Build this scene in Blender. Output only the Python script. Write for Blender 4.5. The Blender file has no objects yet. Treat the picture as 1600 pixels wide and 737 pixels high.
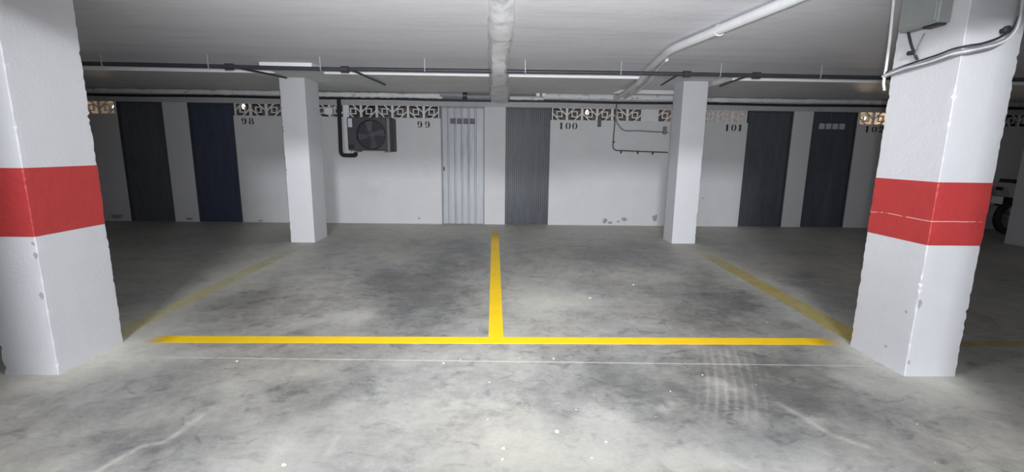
import bpy, math, random
import numpy as np
from mathutils import Vector, Matrix

scene = bpy.context.scene
COL = scene.collection
rng = random.Random(7)

# ------------------------------------------------------------------ camera
F_PX, PITCH, YAW, ROLL = 729.81, 0.18273, 0.02320, 0.01270
CAM_H = 1.30
fwd = Vector((math.sin(YAW)*math.cos(PITCH), math.cos(YAW)*math.cos(PITCH), -math.sin(PITCH)))
rgt = Vector((math.cos(YAW), -math.sin(YAW), 0))
upv = rgt.cross(fwd)
r2 = rgt*math.cos(ROLL) + upv*math.sin(ROLL)
u2 = -rgt*math.sin(ROLL) + upv*math.cos(ROLL)
cd = bpy.data.cameras.new('camera')
cam = bpy.data.objects.new('camera', cd)
COL.objects.link(cam)
m = Matrix((r2, u2, -fwd)).transposed().to_4x4()
m.translation = Vector((0, 0, CAM_H))
cam.matrix_world = m
cd.sensor_fit = 'HORIZONTAL'
cd.sensor_width = 36.0
cd.lens = F_PX/1600*36.0
cd.clip_start = 0.05
cd.clip_end = 100
scene.camera = cam

# ------------------------------------------------------------------ world, lamps, exposure
w = bpy.data.worlds.new('world')
scene.world = w
w.use_nodes = True
w.node_tree.nodes['Background'].inputs[0].default_value = (0.6, 0.65, 0.75, 1)
w.node_tree.nodes['Background'].inputs[1].default_value = 0.02
scene.view_settings.view_transform = 'Standard'
scene.view_settings.look = 'None'
scene.view_settings.gamma = 1
scene.view_settings.use_curve_mapping = False
scene.view_settings.exposure = 0.0

P_HIGH, P_AISLE, P_LOW = 520.0, 68.0, 960.0

def area(name, loc, target, sx, sy, power, col):
    ld = bpy.data.lights.new(name, 'AREA')
    ld.shape = 'RECTANGLE'
    ld.size, ld.size_y = sx, sy
    ld.energy = power
    ld.color = col
    o = bpy.data.objects.new(name, ld)
    COL.objects.link(o)
    o.location = loc
    o.rotation_euler = (Vector(target)-Vector(loc)).to_track_quat('-Z', 'Y').to_euler()
    return o

# floodlight added behind the camera to shine in under the slab edge
area('added_rear_floodlight', (-0.35, -4.0, 3.13), (-0.2, 5.0, 0.6), 1.0, 0.3, P_HIGH, (0.94, 0.97, 1.0))
# the phone's own torch next to the lens: a soft cone
fl = bpy.data.lights.new('phone_torch', 'SPOT')
fl.energy = P_LOW; fl.color = (0.94, 0.965, 1.0); fl.shadow_soft_size = 0.03
fl.spot_size = math.radians(92); fl.spot_blend = 0.9
fo = bpy.data.objects.new('phone_torch', fl); COL.objects.link(fo); fo.location = (0.03, -0.03, 1.38)
fo.rotation_euler = Vector((0.035, 1.0, 0.10)).to_track_quat('-Z', 'Y').to_euler()
scene.cycles.max_bounces = 12
scene.cycles.diffuse_bounces = 8

# ------------------------------------------------------------------ helpers
class MB:
    def __init__(s):
        s.v, s.f = [], []
    def add(s, vs, fs):
        b = len(s.v)
        s.v += [tuple(p) for p in vs]
        s.f += [tuple(b+i for i in f) for f in fs]
        return s
    def box(s, x0, x1, y0, y1, z0, z1):
        return s.add([(x0,y0,z0),(x1,y0,z0),(x1,y1,z0),(x0,y1,z0),(x0,y0,z1),(x1,y0,z1),(x1,y1,z1),(x0,y1,z1)],
                     [(0,3,2,1),(4,5,6,7),(0,1,5,4),(1,2,6,5),(2,3,7,6),(3,0,4,7)])
    def bbox(s, x0, x1, y0, y1, z0, z1, b=0.008):
        # box with all edges chamfered
        xs=(x0,x0+b,x1-b,x1); ys=(y0,y0+b,y1-b,y1); zs=(z0,z0+b,z1-b,z1)
        pts=[]; 
        import itertools
        for sx in (0,1):
            for sy in (0,1):
                for sz in (0,1):
                    X=(x0,x1)[sx]; Y=(y0,y1)[sy]; Z=(z0,z1)[sz]
                    xi=X+(b if sx==0 else -b); yi=Y+(b if sy==0 else -b); zi=Z+(b if sz==0 else -b)
                    pts += [(X,yi,zi),(xi,Y,zi),(xi,yi,Z)]
        def idx(sx,sy,sz,k): return (sx*4+sy*2+sz)*3+k
        fs=[]
        fs.append((idx(0,0,0,0),idx(0,0,1,0),idx(0,1,1,0),idx(0,1,0,0)))
        fs.append((idx(1,0,0,0),idx(1,1,0,0),idx(1,1,1,0),idx(1,0,1,0)))
        fs.append((idx(0,0,0,1),idx(1,0,0,1),idx(1,0,1,1),idx(0,0,1,1)))
        fs.append((idx(0,1,0,1),idx(0,1,1,1),idx(1,1,1,1),idx(1,1,0,1)))
        fs.append((idx(0,0,0,2),idx(0,1,0,2),idx(1,1,0,2),idx(1,0,0,2)))
        fs.append((idx(0,0,1,2),idx(1,0,1,2),idx(1,1,1,2),idx(0,1,1,2)))
        for sy in (0,1):
            for sz in (0,1):   # edges along x
                fs.append((idx(0,sy,sz,1),idx(1,sy,sz,1),idx(1,sy,sz,2),idx(0,sy,sz,2)))
        for sx in (0,1):
            for sz in (0,1):
                fs.append((idx(sx,0,sz,0),idx(sx,1,sz,0),idx(sx,1,sz,2),idx(sx,0,sz,2)))
            for sy in (0,1):
                fs.append((idx(sx,sy,0,0),idx(sx,sy,1,0),idx(sx,sy,1,1),idx(sx,sy,0,1)))
        for sx in (0,1):
            for sy in (0,1):
                for sz in (0,1):
                    fs.append((idx(sx,sy,sz,0),idx(sx,sy,sz,1),idx(sx,sy,sz,2)))
        return s.add(pts, fs)
    def prism(s, poly, axis, a, b):
        # poly in the two other axes (ordered), extruded along axis from a to b
        n=len(poly)
        def P(p,t):
            if axis=='z': return (p[0],p[1],t)
            if axis=='y': return (p[0],t,p[1])
            return (t,p[0],p[1])
        vs=[P(p,a) for p in poly]+[P(p,b) for p in poly]
        fs=[tuple(range(n))[::-1], tuple(range(n,2*n))]
        fs+=[(i,(i+1)%n,n+(i+1)%n,n+i) for i in range(n)]
        return s.add(vs,fs)
    def tube(s, pts, r, n=10, caps=True, rad=None):
        pts=[Vector(p) for p in pts]
        N=len(pts); vs=[]; ref=None
        for i,p in enumerate(pts):
            t=(pts[min(i+1,N-1)]-pts[max(i-1,0)]).normalized()
            if ref is None:
                ref=Vector((0,0,1)) if abs(t.z)<0.9 else Vector((1,0,0))
            a=(ref-t*ref.dot(t)).normalized(); b=t.cross(a); ref=a
            rr=rad[i] if rad else r
            for k in range(n):
                q=2*math.pi*k/n
                vs.append(p+a*(math.cos(q)*rr)+b*(math.sin(q)*rr))
        fs=[]
        for i in range(N-1):
            for k in range(n):
                fs.append((i*n+k,i*n+(k+1)%n,(i+1)*n+(k+1)%n,(i+1)*n+k))
        if caps:
            fs.append(tuple(range(n))[::-1]); fs.append(tuple((N-1)*n+k for k in range(n)))
        return s.add(vs,fs)
    def lathe(s, prof, c, axis, n=24):
        # prof: list of (radius, offset along axis)
        vs=[]
        for r,h in prof:
            for k in range(n):
                q=2*math.pi*k/n; a,b=r*math.cos(q),r*math.sin(q)
                if axis=='y': vs.append((c[0]+a,c[1]+h,c[2]+b))
                elif axis=='x': vs.append((c[0]+h,c[1]+a,c[2]+b))
                else: vs.append((c[0]+a,c[1]+b,c[2]+h))
        fs=[]
        for i in range(len(prof)-1):
            for k in range(n):
                fs.append((i*n+k,i*n+(k+1)%n,(i+1)*n+(k+1)%n,(i+1)*n+k))
        fs.append(tuple(range(n))[::-1]); fs.append(tuple((len(prof)-1)*n+k for k in range(n)))
        return s.add(vs,fs)
    def ring(s, c, axis, R, r, n=32, k=8):
        vs=[];fs=[]
        for i in range(n):
            q=2*math.pi*i/n
            for j in range(k):
                p=2*math.pi*j/k; rr=R+r*math.cos(p); h=r*math.sin(p)
                a,b=rr*math.cos(q),rr*math.sin(q)
                vs.append((c[0]+a,c[1]+h,c[2]+b) if axis=='y' else (c[0]+h,c[1]+a,c[2]+b))
        for i in range(n):
            for j in range(k):
                fs.append((i*k+j,((i+1)%n)*k+j,((i+1)%n)*k+(j+1)%k,i*k+(j+1)%k))
        return s.add(vs,fs)
    def mesh(s, name, mat, smooth=False):
        me=bpy.data.meshes.new(name)
        me.from_pydata(s.v,[],s.f); me.validate()
        import bmesh
        bm=bmesh.new(); bm.from_mesh(me); bmesh.ops.recalc_face_normals(bm,faces=bm.faces); bm.to_mesh(me); bm.free()
        if mat: me.materials.append(mat)
        if smooth:
            for p in me.polygons: p.use_smooth=True
            try: me.set_sharp_from_angle(angle=math.radians(40))
            except Exception: pass
        return me
    def build(s, name, mat, parent=None, smooth=False):
        return link(name, s.mesh(name,mat,smooth), parent)

def link(name, me, parent=None):
    o=bpy.data.objects.new(name,me); COL.objects.link(o)
    if parent:
        o.parent=parent
        o.matrix_parent_inverse=Matrix.Translation(-parent.location)
    return o
def empty(name, loc):
    o=bpy.data.objects.new(name,None); COL.objects.link(o); o.location=loc; o.empty_display_size=.1
    return o
def tag(o,label=None,cat=None,group=None,kind=None):
    if label: o['label']=label
    if cat: o['category']=cat
    if group: o['group']=group
    if kind: o['kind']=kind
    return o
def bend(pts, rr=0.06, n=6):
    # round the corners of a polyline
    pts=[Vector(p) for p in pts]; out=[pts[0]]
    for i in range(1,len(pts)-1):
        a,b,c=pts[i-1],pts[i],pts[i+1]
        d=min(rr,(a-b).length*.45,(c-b).length*.45)
        p=b+(a-b).normalized()*d; q=b+(c-b).normalized()*d
        for k in range(n+1):
            t=k/n; out.append(p*(1-t)**2+b*2*t*(1-t)+q*t*t)
    out.append(pts[-1]); return out

# ------------------------------------------------------------------ materials
def S(c): # srgb 0..255 -> linear
    return tuple(((x/255)/12.92 if x/255<=0.04045 else ((x/255+0.055)/1.055)**2.4) for x in c)+(1,)
def mat(name, c, rough=.6, var=.12, scale=6, bump=0., bscale=60, metal=0., c2=None, stretch=(1,1,1), mscale=3, mth=(.55,.7)):
    m=bpy.data.materials.new(name); m.use_nodes=True
    nt=m.node_tree; N=nt.nodes; L=nt.links; b=N['Principled BSDF']
    b.inputs['Roughness'].default_value=rough; b.inputs['Metallic'].default_value=metal
    tc=N.new('ShaderNodeTexCoord'); mp=N.new('ShaderNodeMapping'); mp.inputs['Scale'].default_value=stretch
    L.new(tc.outputs['Object'],mp.inputs[0])
    n=N.new('ShaderNodeTexNoise'); n.inputs['Scale'].default_value=scale; n.inputs['Detail'].default_value=6; n.inputs['Roughness'].default_value=.6
    L.new(mp.outputs[0],n.inputs[0])
    r=N.new('ShaderNodeMapRange'); r.inputs[1].default_value=.3; r.inputs[2].default_value=.7; r.inputs[3].default_value=1-var; r.inputs[4].default_value=1+var
    L.new(n.outputs[0],r.inputs[0])
    mx=N.new('ShaderNodeMix'); mx.data_type='RGBA'; mx.blend_type='MULTIPLY'; mx.inputs[0].default_value=1
    mx.inputs[6].default_value=S(c)
    L.new(r.outputs[0],mx.inputs[7])
    out=mx.outputs[2]
    if c2 is not None:
        n2=N.new('ShaderNodeTexNoise'); n2.inputs['Scale'].default_value=mscale; n2.inputs['Detail'].default_value=8; n2.inputs['Roughness'].default_value=.65
        L.new(mp.outputs[0],n2.inputs[0])
        r2_=N.new('ShaderNodeMapRange'); r2_.inputs[1].default_value=mth[0]; r2_.inputs[2].default_value=mth[1]
        L.new(n2.outputs[0],r2_.inputs[0])
        m2=N.new('ShaderNodeMix'); m2.data_type='RGBA'; L.new(r2_.outputs[0],m2.inputs[0]); L.new(out,m2.inputs[6]); m2.inputs[7].default_value=S(c2)
        out=m2.outputs[2]
    L.new(out,b.inputs['Base Color'])
    if bump:
        nb=N.new('ShaderNodeTexNoise'); nb.inputs['Scale'].default_value=bscale; nb.inputs['Detail'].default_value=5
        L.new(tc.outputs['Object'],nb.inputs[0])
        bp=N.new('ShaderNodeBump'); bp.inputs['Strength'].default_value=bump; bp.inputs['Distance'].default_value=.01
        L.new(nb.outputs[0],bp.inputs['Height']); L.new(bp.outputs[0],b.inputs['Normal'])
    return m
def glow(name,c,strength):
    m=bpy.data.materials.new(name); m.use_nodes=True; nt=m.node_tree; b=nt.nodes['Principled BSDF']
    b.inputs['Base Color'].default_value=S(c); b.inputs['Emission Color'].default_value=S(c); b.inputs['Emission Strength'].default_value=strength
    return m

M={}
M['wall']=mat('white_wall_paint',(190,190,192),.75,.03,3,.15,35,c2=(180,180,181),mscale=2.0,mth=(.56,.8))
M['pillar']=mat('white_pillar_paint',(200,200,204),.6,.02,8,.16,55,c2=(182,184,188),mscale=2.4,mth=(.62,.82))
M['ceil']=mat('ceiling_paint',(218,218,224),.8,.06,2.5,.3,9,c2=(204,204,210),stretch=(.25,2.2,1),mscale=2.5,mth=(.45,.65))
M['soffit']=mat('soffit_paint',(205,205,205),.75,.06,4,.3,20)
M['strip']=mat('painted_edge_light',(240,240,242),.7,.03,6)  # whiter than the soffit: lamplight on the step face put into the colour
M['plaster']=mat('rough_plaster',(226,226,229),.8,.06,9,.5,16,c2=(188,188,192),mscale=6,mth=(.52,.64))
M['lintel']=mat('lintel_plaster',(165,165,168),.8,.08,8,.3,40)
M['board']=mat('pinkish_board',(196,180,176),.8,.08,9)
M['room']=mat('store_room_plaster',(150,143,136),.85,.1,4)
M['lattice']=mat('breeze_block_paint',(205,205,206),.75,.06,20,.2,80)
M['blank']=mat('blank_block_paint',(198,199,200),.75,.05,20)
M['darkpipe']=mat('dark_pipe_paint',(58,59,66),.5,.2,14,c2=(92,90,94),mscale=9,mth=(.62,.72),stretch=(.4,1,1))
M['conduit']=mat('black_conduit',(38,39,44),.5,.15,10)
M['whitepipe']=mat('white_plastic_pipe',(206,206,208),.5,.06,8)
M['paintpipe']=mat('overpainted_pipe',(200,201,203),.65,.08,7,.5,30,c2=(135,137,142),mscale=10,mth=(.58,.66))
M['greypipe']=mat('grey_plastic_pipe',(122,124,131),.5,.08,9)
M['steel']=mat('galvanised_rod',(205,207,212),.4,.05,20,metal=.3)
M['number']=mat('black_stencil_paint',(40,38,38),.7,.2,30)
M['ac_body']=mat('charcoal_enamel',(66,62,68),.45,.12,8)
M['ac_dark']=mat('black_plastic',(36,35,40),.5,.1,12)
M['ac_mid']=mat('dull_grey_plastic',(74,72,80),.45,.08,12)
M['label']=mat('paper_label',(196,196,204),.6,.05,60)
M['bracket']=mat('brown_grey_bracket',(120,114,116),.5,.1,14)
M['foam']=mat('black_pipe_foam',(34,34,38),.85,.15,30)
M['cablew']=mat('white_cable',(205,205,208),.5,.1,25)
M['cableg']=mat('grey_cable',(128,128,132),.5,.15,25)
M['cablek']=mat('black_cable',(44,43,48),.5,.15,25)
M['jbox']=mat('grey_junction_box_plastic',(134,138,137),.6,.05,12)
M['wbox']=mat('white_box_plastic',(214,215,217),.5,.03,12)
M['smudge']=mat('scuffed_paint',(158,160,166),.8,.1,30)
M['peel']=mat('bare_render',(138,138,140),.9,.15,30)
M['tyre']=mat('tyre_rubber',(28,28,30),.8,.1,30)
M['rim']=mat('dull_alloy',(150,150,152),.35,.08,12,metal=.6)
M['moto']=mat('silver_bodywork',(168,168,170),.35,.05,8)
M['motod']=mat('black_bodywork',(32,31,34),.45,.1,9)
M['crumb']=mat('white_plaster_crumb',(228,228,222),.9,.06,40)
M['bulb']=glow('warm_bulb_glass',(255,236,216),6)
M['socket']=mat('black_socket',(40,38,36),.5,.1,20)

def door_mat(name,c,c2,rough=.45,var=.18,scale=5):
    return mat(name,c,rough,var,scale,.08,50,c2=c2,stretch=(6,6,.7),mscale=1.6,mth=(.45,.7))
D_MATS=[door_mat('charcoal_door_paint',(74,76,78),(84,86,88)),
        door_mat('navy_door_paint',(50,57,76),(58,64,82)),
        mat('galvanised_door_sheet',(162,165,171),.42,.06,5,.05,40,metal=.0,c2=(142,146,152),stretch=(4,4,.6),mscale=1.5),
        door_mat('slate_door_paint',(38,43,52),(58,66,75)),
        door_mat('anthracite_door_paint',(62,65,72),(72,77,82)),
        door_mat('dark_blue_grey_door_paint',(58,61,70),(68,71,80))]
M['frame']=mat('steel_door_frame',(120,124,128),.5,.08,10)
M['framed']=mat('dark_door_frame',(58,61,67),.5,.1,10)
M['vent']=mat('vent_mesh_dark',(88,90,98),.6,.08,60)
M['ventw']=mat('vent_mesh_pale',(168,168,174),.6,.06,60)
M['ventk']=mat('vent_mesh_charcoal',(66,70,76),.6,.06,60)

def red_mat():
    m=mat('red_band_paint',(172,54,54),.55,.05,7,.35,28)
    nt=m.node_tree; N=nt.nodes; L=nt.links; b=N['Principled BSDF']
    src=b.inputs['Base Color'].links[0].from_socket
    tc=N.new('ShaderNodeTexCoord')
    # scratch: a thin worn line round the pillar where the paint is gone
    sx=N.new('ShaderNodeSeparateXYZ'); L.new(tc.outputs['Object'],sx.inputs[0])
    wob=N.new('ShaderNodeTexNoise'); wob.inputs['Scale'].default_value=3.0; L.new(tc.outputs['Object'],wob.inputs[0])
    a=N.new('ShaderNodeMath'); a.operation='MULTIPLY_ADD'; L.new(wob.outputs[0],a.inputs[0]); a.inputs[1].default_value=.03; L.new(sx.outputs[2],a.inputs[2])
    d=N.new('ShaderNodeMath'); d.operation='SUBTRACT'; L.new(a.outputs[0],d.inputs[0]); d.inputs[1].default_value=.951
    ab=N.new('ShaderNodeMath'); ab.operation='ABSOLUTE'; L.new(d.outputs[0],ab.inputs[0])
    lt=N.new('ShaderNodeMath'); lt.operation='LESS_THAN'; L.new(ab.outputs[0],lt.inputs[0]); lt.inputs[1].default_value=.0028
    n2=N.new('ShaderNodeTexNoise'); n2.inputs['Scale'].default_value=6.5; n2.inputs['Detail'].default_value=7; n2.inputs['Roughness'].default_value=.75; L.new(tc.outputs['Object'],n2.inputs[0])
    gt=N.new('ShaderNodeMath'); gt.operation='GREATER_THAN'; L.new(n2.outputs[0],gt.inputs[0]); gt.inputs[1].default_value=.46
    # only on the right pillar, whose band the photo shows scratched
    gx=N.new('ShaderNodeMath'); gx.operation='GREATER_THAN'; L.new(sx.outputs[0],gx.inputs[0]); gx.inputs[1].default_value=0
    m1=N.new('ShaderNodeMath'); m1.operation='MULTIPLY'; L.new(lt.outputs[0],m1.inputs[0]); L.new(gt.outputs[0],m1.inputs[1])
    m2=N.new('ShaderNodeMath'); m2.operation='MULTIPLY'; L.new(m1.outputs[0],m2.inputs[0]); L.new(gx.outputs[0],m2.inputs[1])
    mx=N.new('ShaderNodeMix'); mx.data_type='RGBA'; L.new(m2.outputs[0],mx.inputs[0]); L.new(src,mx.inputs[6]); mx.inputs[7].default_value=S((204,150,146))
    L.new(mx.outputs[2],b.inputs['Base Color'])
    return m
M['red']=red_mat()

def line_mat(name,c,wear,wscale=5,rough=.5,fade=None):
    # road paint; wear = share of bare floor showing through; fade = (axis,start,end) worn away towards one end
    m=bpy.data.materials.new(name); m.use_nodes=True; nt=m.node_tree; N=nt.nodes; L=nt.links; b=N['Principled BSDF']
    b.inputs['Roughness'].default_value=rough
    tc=N.new('ShaderNodeTexCoord')
    n=N.new('ShaderNodeTexNoise'); n.inputs['Scale'].default_value=wscale; n.inputs['Detail'].default_value=8; n.inputs['Roughness'].default_value=.7
    L.new(tc.outputs['Object'],n.inputs[0])
    r=N.new('ShaderNodeMapRange'); r.inputs[1].default_value=.3; r.inputs[2].default_value=.7; r.inputs[3].default_value=.93; r.inputs[4].default_value=1.05
    L.new(n.outputs[0],r.inputs[0])
    mx=N.new('ShaderNodeMix'); mx.data_type='RGBA'; mx.blend_type='MULTIPLY'; mx.inputs[0].default_value=1; mx.inputs[6].default_value=S(c); L.new(r.outputs[0],mx.inputs[7])
    L.new(mx.outputs[2],b.inputs['Base Color'])
    al=N.new('ShaderNodeMapRange'); al.inputs[1].default_value=.35; al.inputs[2].default_value=.65
    al.inputs[3].default_value=max(0,1-wear-.12); al.inputs[4].default_value=min(1,1-wear+.12)
    L.new(n.outputs[0],al.inputs[0]); out=al.outputs[0]
    for f in (fade or []):
        sx=N.new('ShaderNodeSeparateXYZ'); L.new(tc.outputs['Object'],sx.inputs[0])
        fr=N.new('ShaderNodeMapRange'); fr.interpolation_type='SMOOTHSTEP'
        fr.inputs[1].default_value=f[1]; fr.inputs[2].default_value=f[2]; fr.inputs[3].default_value=1; fr.inputs[4].default_value=f[3]
        L.new(sx.outputs[f[0]],fr.inputs[0])
        mm=N.new('ShaderNodeMath'); mm.operation='MULTIPLY'; L.new(out,mm.inputs[0]); L.new(fr.outputs[0],mm.inputs[1]); out=mm.outputs[0]
    L.new(out,b.inputs['Alpha'])
    return m

def floor_mat():
    m=bpy.data.materials.new('stained_concrete'); m.use_nodes=True; nt=m.node_tree; N=nt.nodes; L=nt.links; b=N['Principled BSDF']
    at=N.new('ShaderNodeAttribute'); at.attribute_name='stain'
    tc=N.new('ShaderNodeTexCoord')
    n=N.new('ShaderNodeTexNoise'); n.inputs['Scale'].default_value=5.5; n.inputs['Detail'].default_value=12; n.inputs['Roughness'].default_value=.72; n.inputs['Distortion'].default_value=.25
    L.new(tc.outputs['Object'],n.inputs[0])
    n3=N.new('ShaderNodeTexNoise'); n3.inputs['Scale'].default_value=55; n3.inputs['Detail'].default_value=3
    L.new(tc.outputs['Object'],n3.inputs[0])
    a=N.new('ShaderNodeMath'); a.operation='MULTIPLY_ADD'; L.new(n.outputs[0],a.inputs[0]); a.inputs[1].default_value=.62; L.new(at.outputs['Fac'],a.inputs[2])
    a2=N.new('ShaderNodeMath'); a2.operation='MULTIPLY_ADD'; L.new(n3.outputs[0],a2.inputs[0]); a2.inputs[1].default_value=.10
    # small dark blots and scuffs, drawn out a little across the lane
    mp=N.new('ShaderNodeMapping'); mp.inputs['Scale'].default_value=(.8,1.15,1); L.new(tc.outputs['Object'],mp.inputs[0])
    n4=N.new('ShaderNodeTexNoise'); n4.inputs['Scale'].default_value=8.5; n4.inputs['Detail'].default_value=9; n4.inputs['Roughness'].default_value=.62; n4.inputs['Distortion'].default_value=1.2
    L.new(mp.outputs[0],n4.inputs[0])
    r4=N.new('ShaderNodeMapRange'); r4.inputs[1].default_value=.54; r4.inputs[2].default_value=.68; r4.inputs[3].default_value=0; r4.inputs[4].default_value=-.17
    L.new(n4.outputs[0],r4.inputs[0])
    n5=N.new('ShaderNodeTexNoise'); n5.inputs['Scale'].default_value=24; n5.inputs['Detail'].default_value=8; n5.inputs['Roughness'].default_value=.75
    L.new(mp.outputs[0],n5.inputs[0])
    a5=N.new('ShaderNodeMath'); a5.operation='MULTIPLY_ADD'; L.new(n5.outputs[0],a5.inputs[0]); a5.inputs[1].default_value=.34; L.new(r4.outputs[0],a5.inputs[2])
    a6=N.new('ShaderNodeMath'); a6.operation='ADD'; L.new(a5.outputs[0],a6.inputs[0]); L.new(a.outputs[0],a6.inputs[1]); L.new(a6.outputs[0],a2.inputs[2])
    cr=N.new('ShaderNodeValToRGB'); e=cr.color_ramp.elements
    e[0].position=.0; e[0].color=S((78,78,76))
    e[1].position=1.0; e[1].color=S((196,196,188))
    for p,c in ((.25,(106,107,106)),(.45,(140,140,137)),(.62,(161,161,156)),(.8,(176,176,169))):
        q=e.new(p); q.color=S(c)
    L.new(a2.outputs[0],cr.inputs[0])
    # hue drift: greenish damp and warm dust
    n2=N.new('ShaderNodeTexNoise'); n2.inputs['Scale'].default_value=.9; n2.inputs['Detail'].default_value=3; L.new(tc.outputs['Object'],n2.inputs[0])
    hr=N.new('ShaderNodeValToRGB'); hr.color_ramp.elements[0].color=(1.0,1.0,1.0,1); hr.color_ramp.elements[1].color=(1.05,1.0,.94,1)
    hr.color_ramp.elements[0].position=.35; hr.color_ramp.elements[1].position=.65
    L.new(n2.outputs[0],hr.inputs[0])
    mx=N.new('ShaderNodeMix'); mx.data_type='RGBA'; mx.blend_type='MULTIPLY'; mx.inputs[0].default_value=1
    L.new(cr.outputs[0],mx.inputs[6]); L.new(hr.outputs[0],mx.inputs[7])
    L.new(mx.outputs[2],b.inputs['Base Color'])
    rr=N.new('ShaderNodeMapRange'); rr.inputs[1].default_value=.2; rr.inputs[2].default_value=.9; rr.inputs[3].default_value=.42; rr.inputs[4].default_value=.62
    L.new(a2.outputs[0],rr.inputs[0]); L.new(rr.outputs[0],b.inputs['Roughness'])
    bp=N.new('ShaderNodeBump'); bp.inputs['Strength'].default_value=.12; bp.inputs['Distance'].default_value=.01
    L.new(n3.outputs[0],bp.inputs['Height']); L.new(bp.outputs[0],b.inputs['Normal'])
    return m

# ------------------------------------------------------------------ floor
WY=8.15            # front plane of the far wall
CZ=2.24            # underside of slab
XL,XR=-13.0,13.0
YB=-9.0

def vnoise(X,Y,sx,sy,seed):
    r=np.random.RandomState(seed); T=r.rand(64,64)
    u=X/sx+100; v=Y/sy+100
    iu=np.floor(u).astype(int); iv=np.floor(v).astype(int); fu=u-iu; fv=v-iv
    fu=fu*fu*(3-2*fu); fv=fv*fv*(3-2*fv)
    g=lambda a,b:T[a%64,b%64]
    return (g(iu,iv)*(1-fu)+g(iu+1,iv)*fu)*(1-fv)+(g(iu,iv+1)*(1-fu)+g(iu+1,iv+1)*fu)*fv
def fbm(X,Y,s,seed,oct=5,asp=1.0):
    o=np.zeros_like(X); a=1; t=0
    for k in range(oct):
        o+=a*vnoise(X,Y,s/2**k,s*asp/2**k,seed+k); t+=a; a*=.55
    return o/t-.5

def seg(a,b,step): return list(np.arange(a,b,step))
xs=np.array(seg(XL,-4,.25)+seg(-4,-2.8,.05)+seg(-2.8,.8,.02)+seg(.8,1.9,.009)+seg(1.9,2.8,.02)+seg(2.8,4,.05)+seg(4,XR,.25)+[XR])
ys=np.array(seg(YB,1.2,.3)+seg(1.2,3.3,.018)+seg(3.3,5,.03)+seg(5,8.5,.05)+seg(8.5,11,.3)+[11.0])
X,Y=np.meshgrid(xs,ys)
wx=X+.22*fbm(X,Y,.5,11)+.10*fbm(X,Y,.12,31,3); wy=Y+.30*fbm(X,Y,.55,21)+.12*fbm(X,Y,.14,41,3)
st=.0+.36*fbm(X,Y,1.3,3)+.26*fbm(X,Y,.30,5,6)
BL=[(-0.81,3.98,0.68,0.75,-1.0),(-1.28,4.72,0.46,0.50,-0.7),(-2.31,3.79,0.42,0.41,-0.6),(-0.53,6.01,0.50,0.89,-0.8),(-0.69,4.74,0.27,1.05,-0.5),(1.22,5.88,0.59,0.70,-0.7),(1.90,3.77,0.61,0.68,-0.8),(-1.03,2.33,0.20,0.15,-0.7),(-0.80,2.47,0.18,0.15,-0.5),(-1.72,2.51,0.22,0.23,-0.5),(-1.60,1.91,0.31,0.12,-0.8),(-2.18,2.12,0.31,0.11,-0.8),(-2.38,2.26,0.26,0.08,-0.5),(0.75,2.30,0.52,0.27,-0.8),(1.69,2.52,0.46,0.32,-0.7),(1.82,2.17,0.34,0.24,-0.6),(0.38,2.91,0.52,0.14,-0.5),(0.67,2.68,0.32,0.18,-0.4),(0.55,3.92,0.40,0.21,0.9),(1.62,4.79,0.28,0.31,0.8),(-0.14,1.86,0.63,0.20,0.3),(-1.27,2.47,0.47,0.16,0.6),(-0.96,1.87,0.42,0.18,0.6),(-2.11,2.75,0.31,0.14,0.6),(2.28,2.44,0.42,0.18,0.6),(-0.46,2.17,0.42,0.15,0.4),(-1.41,4.48,0.25,0.34,0.5),(-1.28,3.43,0.49,0.19,0.6),(0.35,1.91,0.23,0.19,0.4),(0.49,2.17,0.13,0.12,0.8),(1.24,2.37,0.11,0.06,1.2),(0.85,2.22,0.06,0.04,1.0),(0.88,1.77,0.42,0.08,0.7),(-1.09,3.43,0.10,0.27,0.3),(0.21,3.91,0.22,0.35,0.4),(1.58,2.03,0.08,0.04,0.6),(1.28,2.11,0.10,0.05,0.7)]
for cx,cy,rx,ry,v in BL:
    d2=((wx-cx)/rx)**2+((wy-cy)/ry)**2
    st+=.27*v*np.exp(-d2*.9)
# pale dust swept against the pillars and along the worn side lines
for cx in (-2.66,2.58):
    on_=(1/(1+np.exp((Y-6.6)*4)))*(1/(1+np.exp(-(Y-2.2)*6)))
    st+=.24*np.exp(-((wx-cx)/.30)**2)*on_
    st+=.26*np.exp(-(((wx-cx)/.50)**2+((wy-2.78)/.42)**2))
# clean dusty strip along the foot of the wall, never driven on
st+=.20/(1+np.exp(-(wy-7.0)*5))*np.exp(-(X/4.6)**6)
# old tyre tracks swung in from the right: thin pale stripes along an arc
tc_=(Y-2.0)/.9
xc=1.08+.42*np.clip(tc_,0,1.1)**.75
u=(X-xc)/.19
msk=np.exp(-(u**4))*(1/(1+np.exp(-(Y-2.12)*22)))*(1/(1+np.exp((Y-2.92)*40)))
st+=.11*msk*np.clip(np.sin((X-xc)*2*np.pi/.052)*1.6,0,1)*(.4+1.2*np.clip(fbm(X,Y,.2,77)+.5,0,1))
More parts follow.
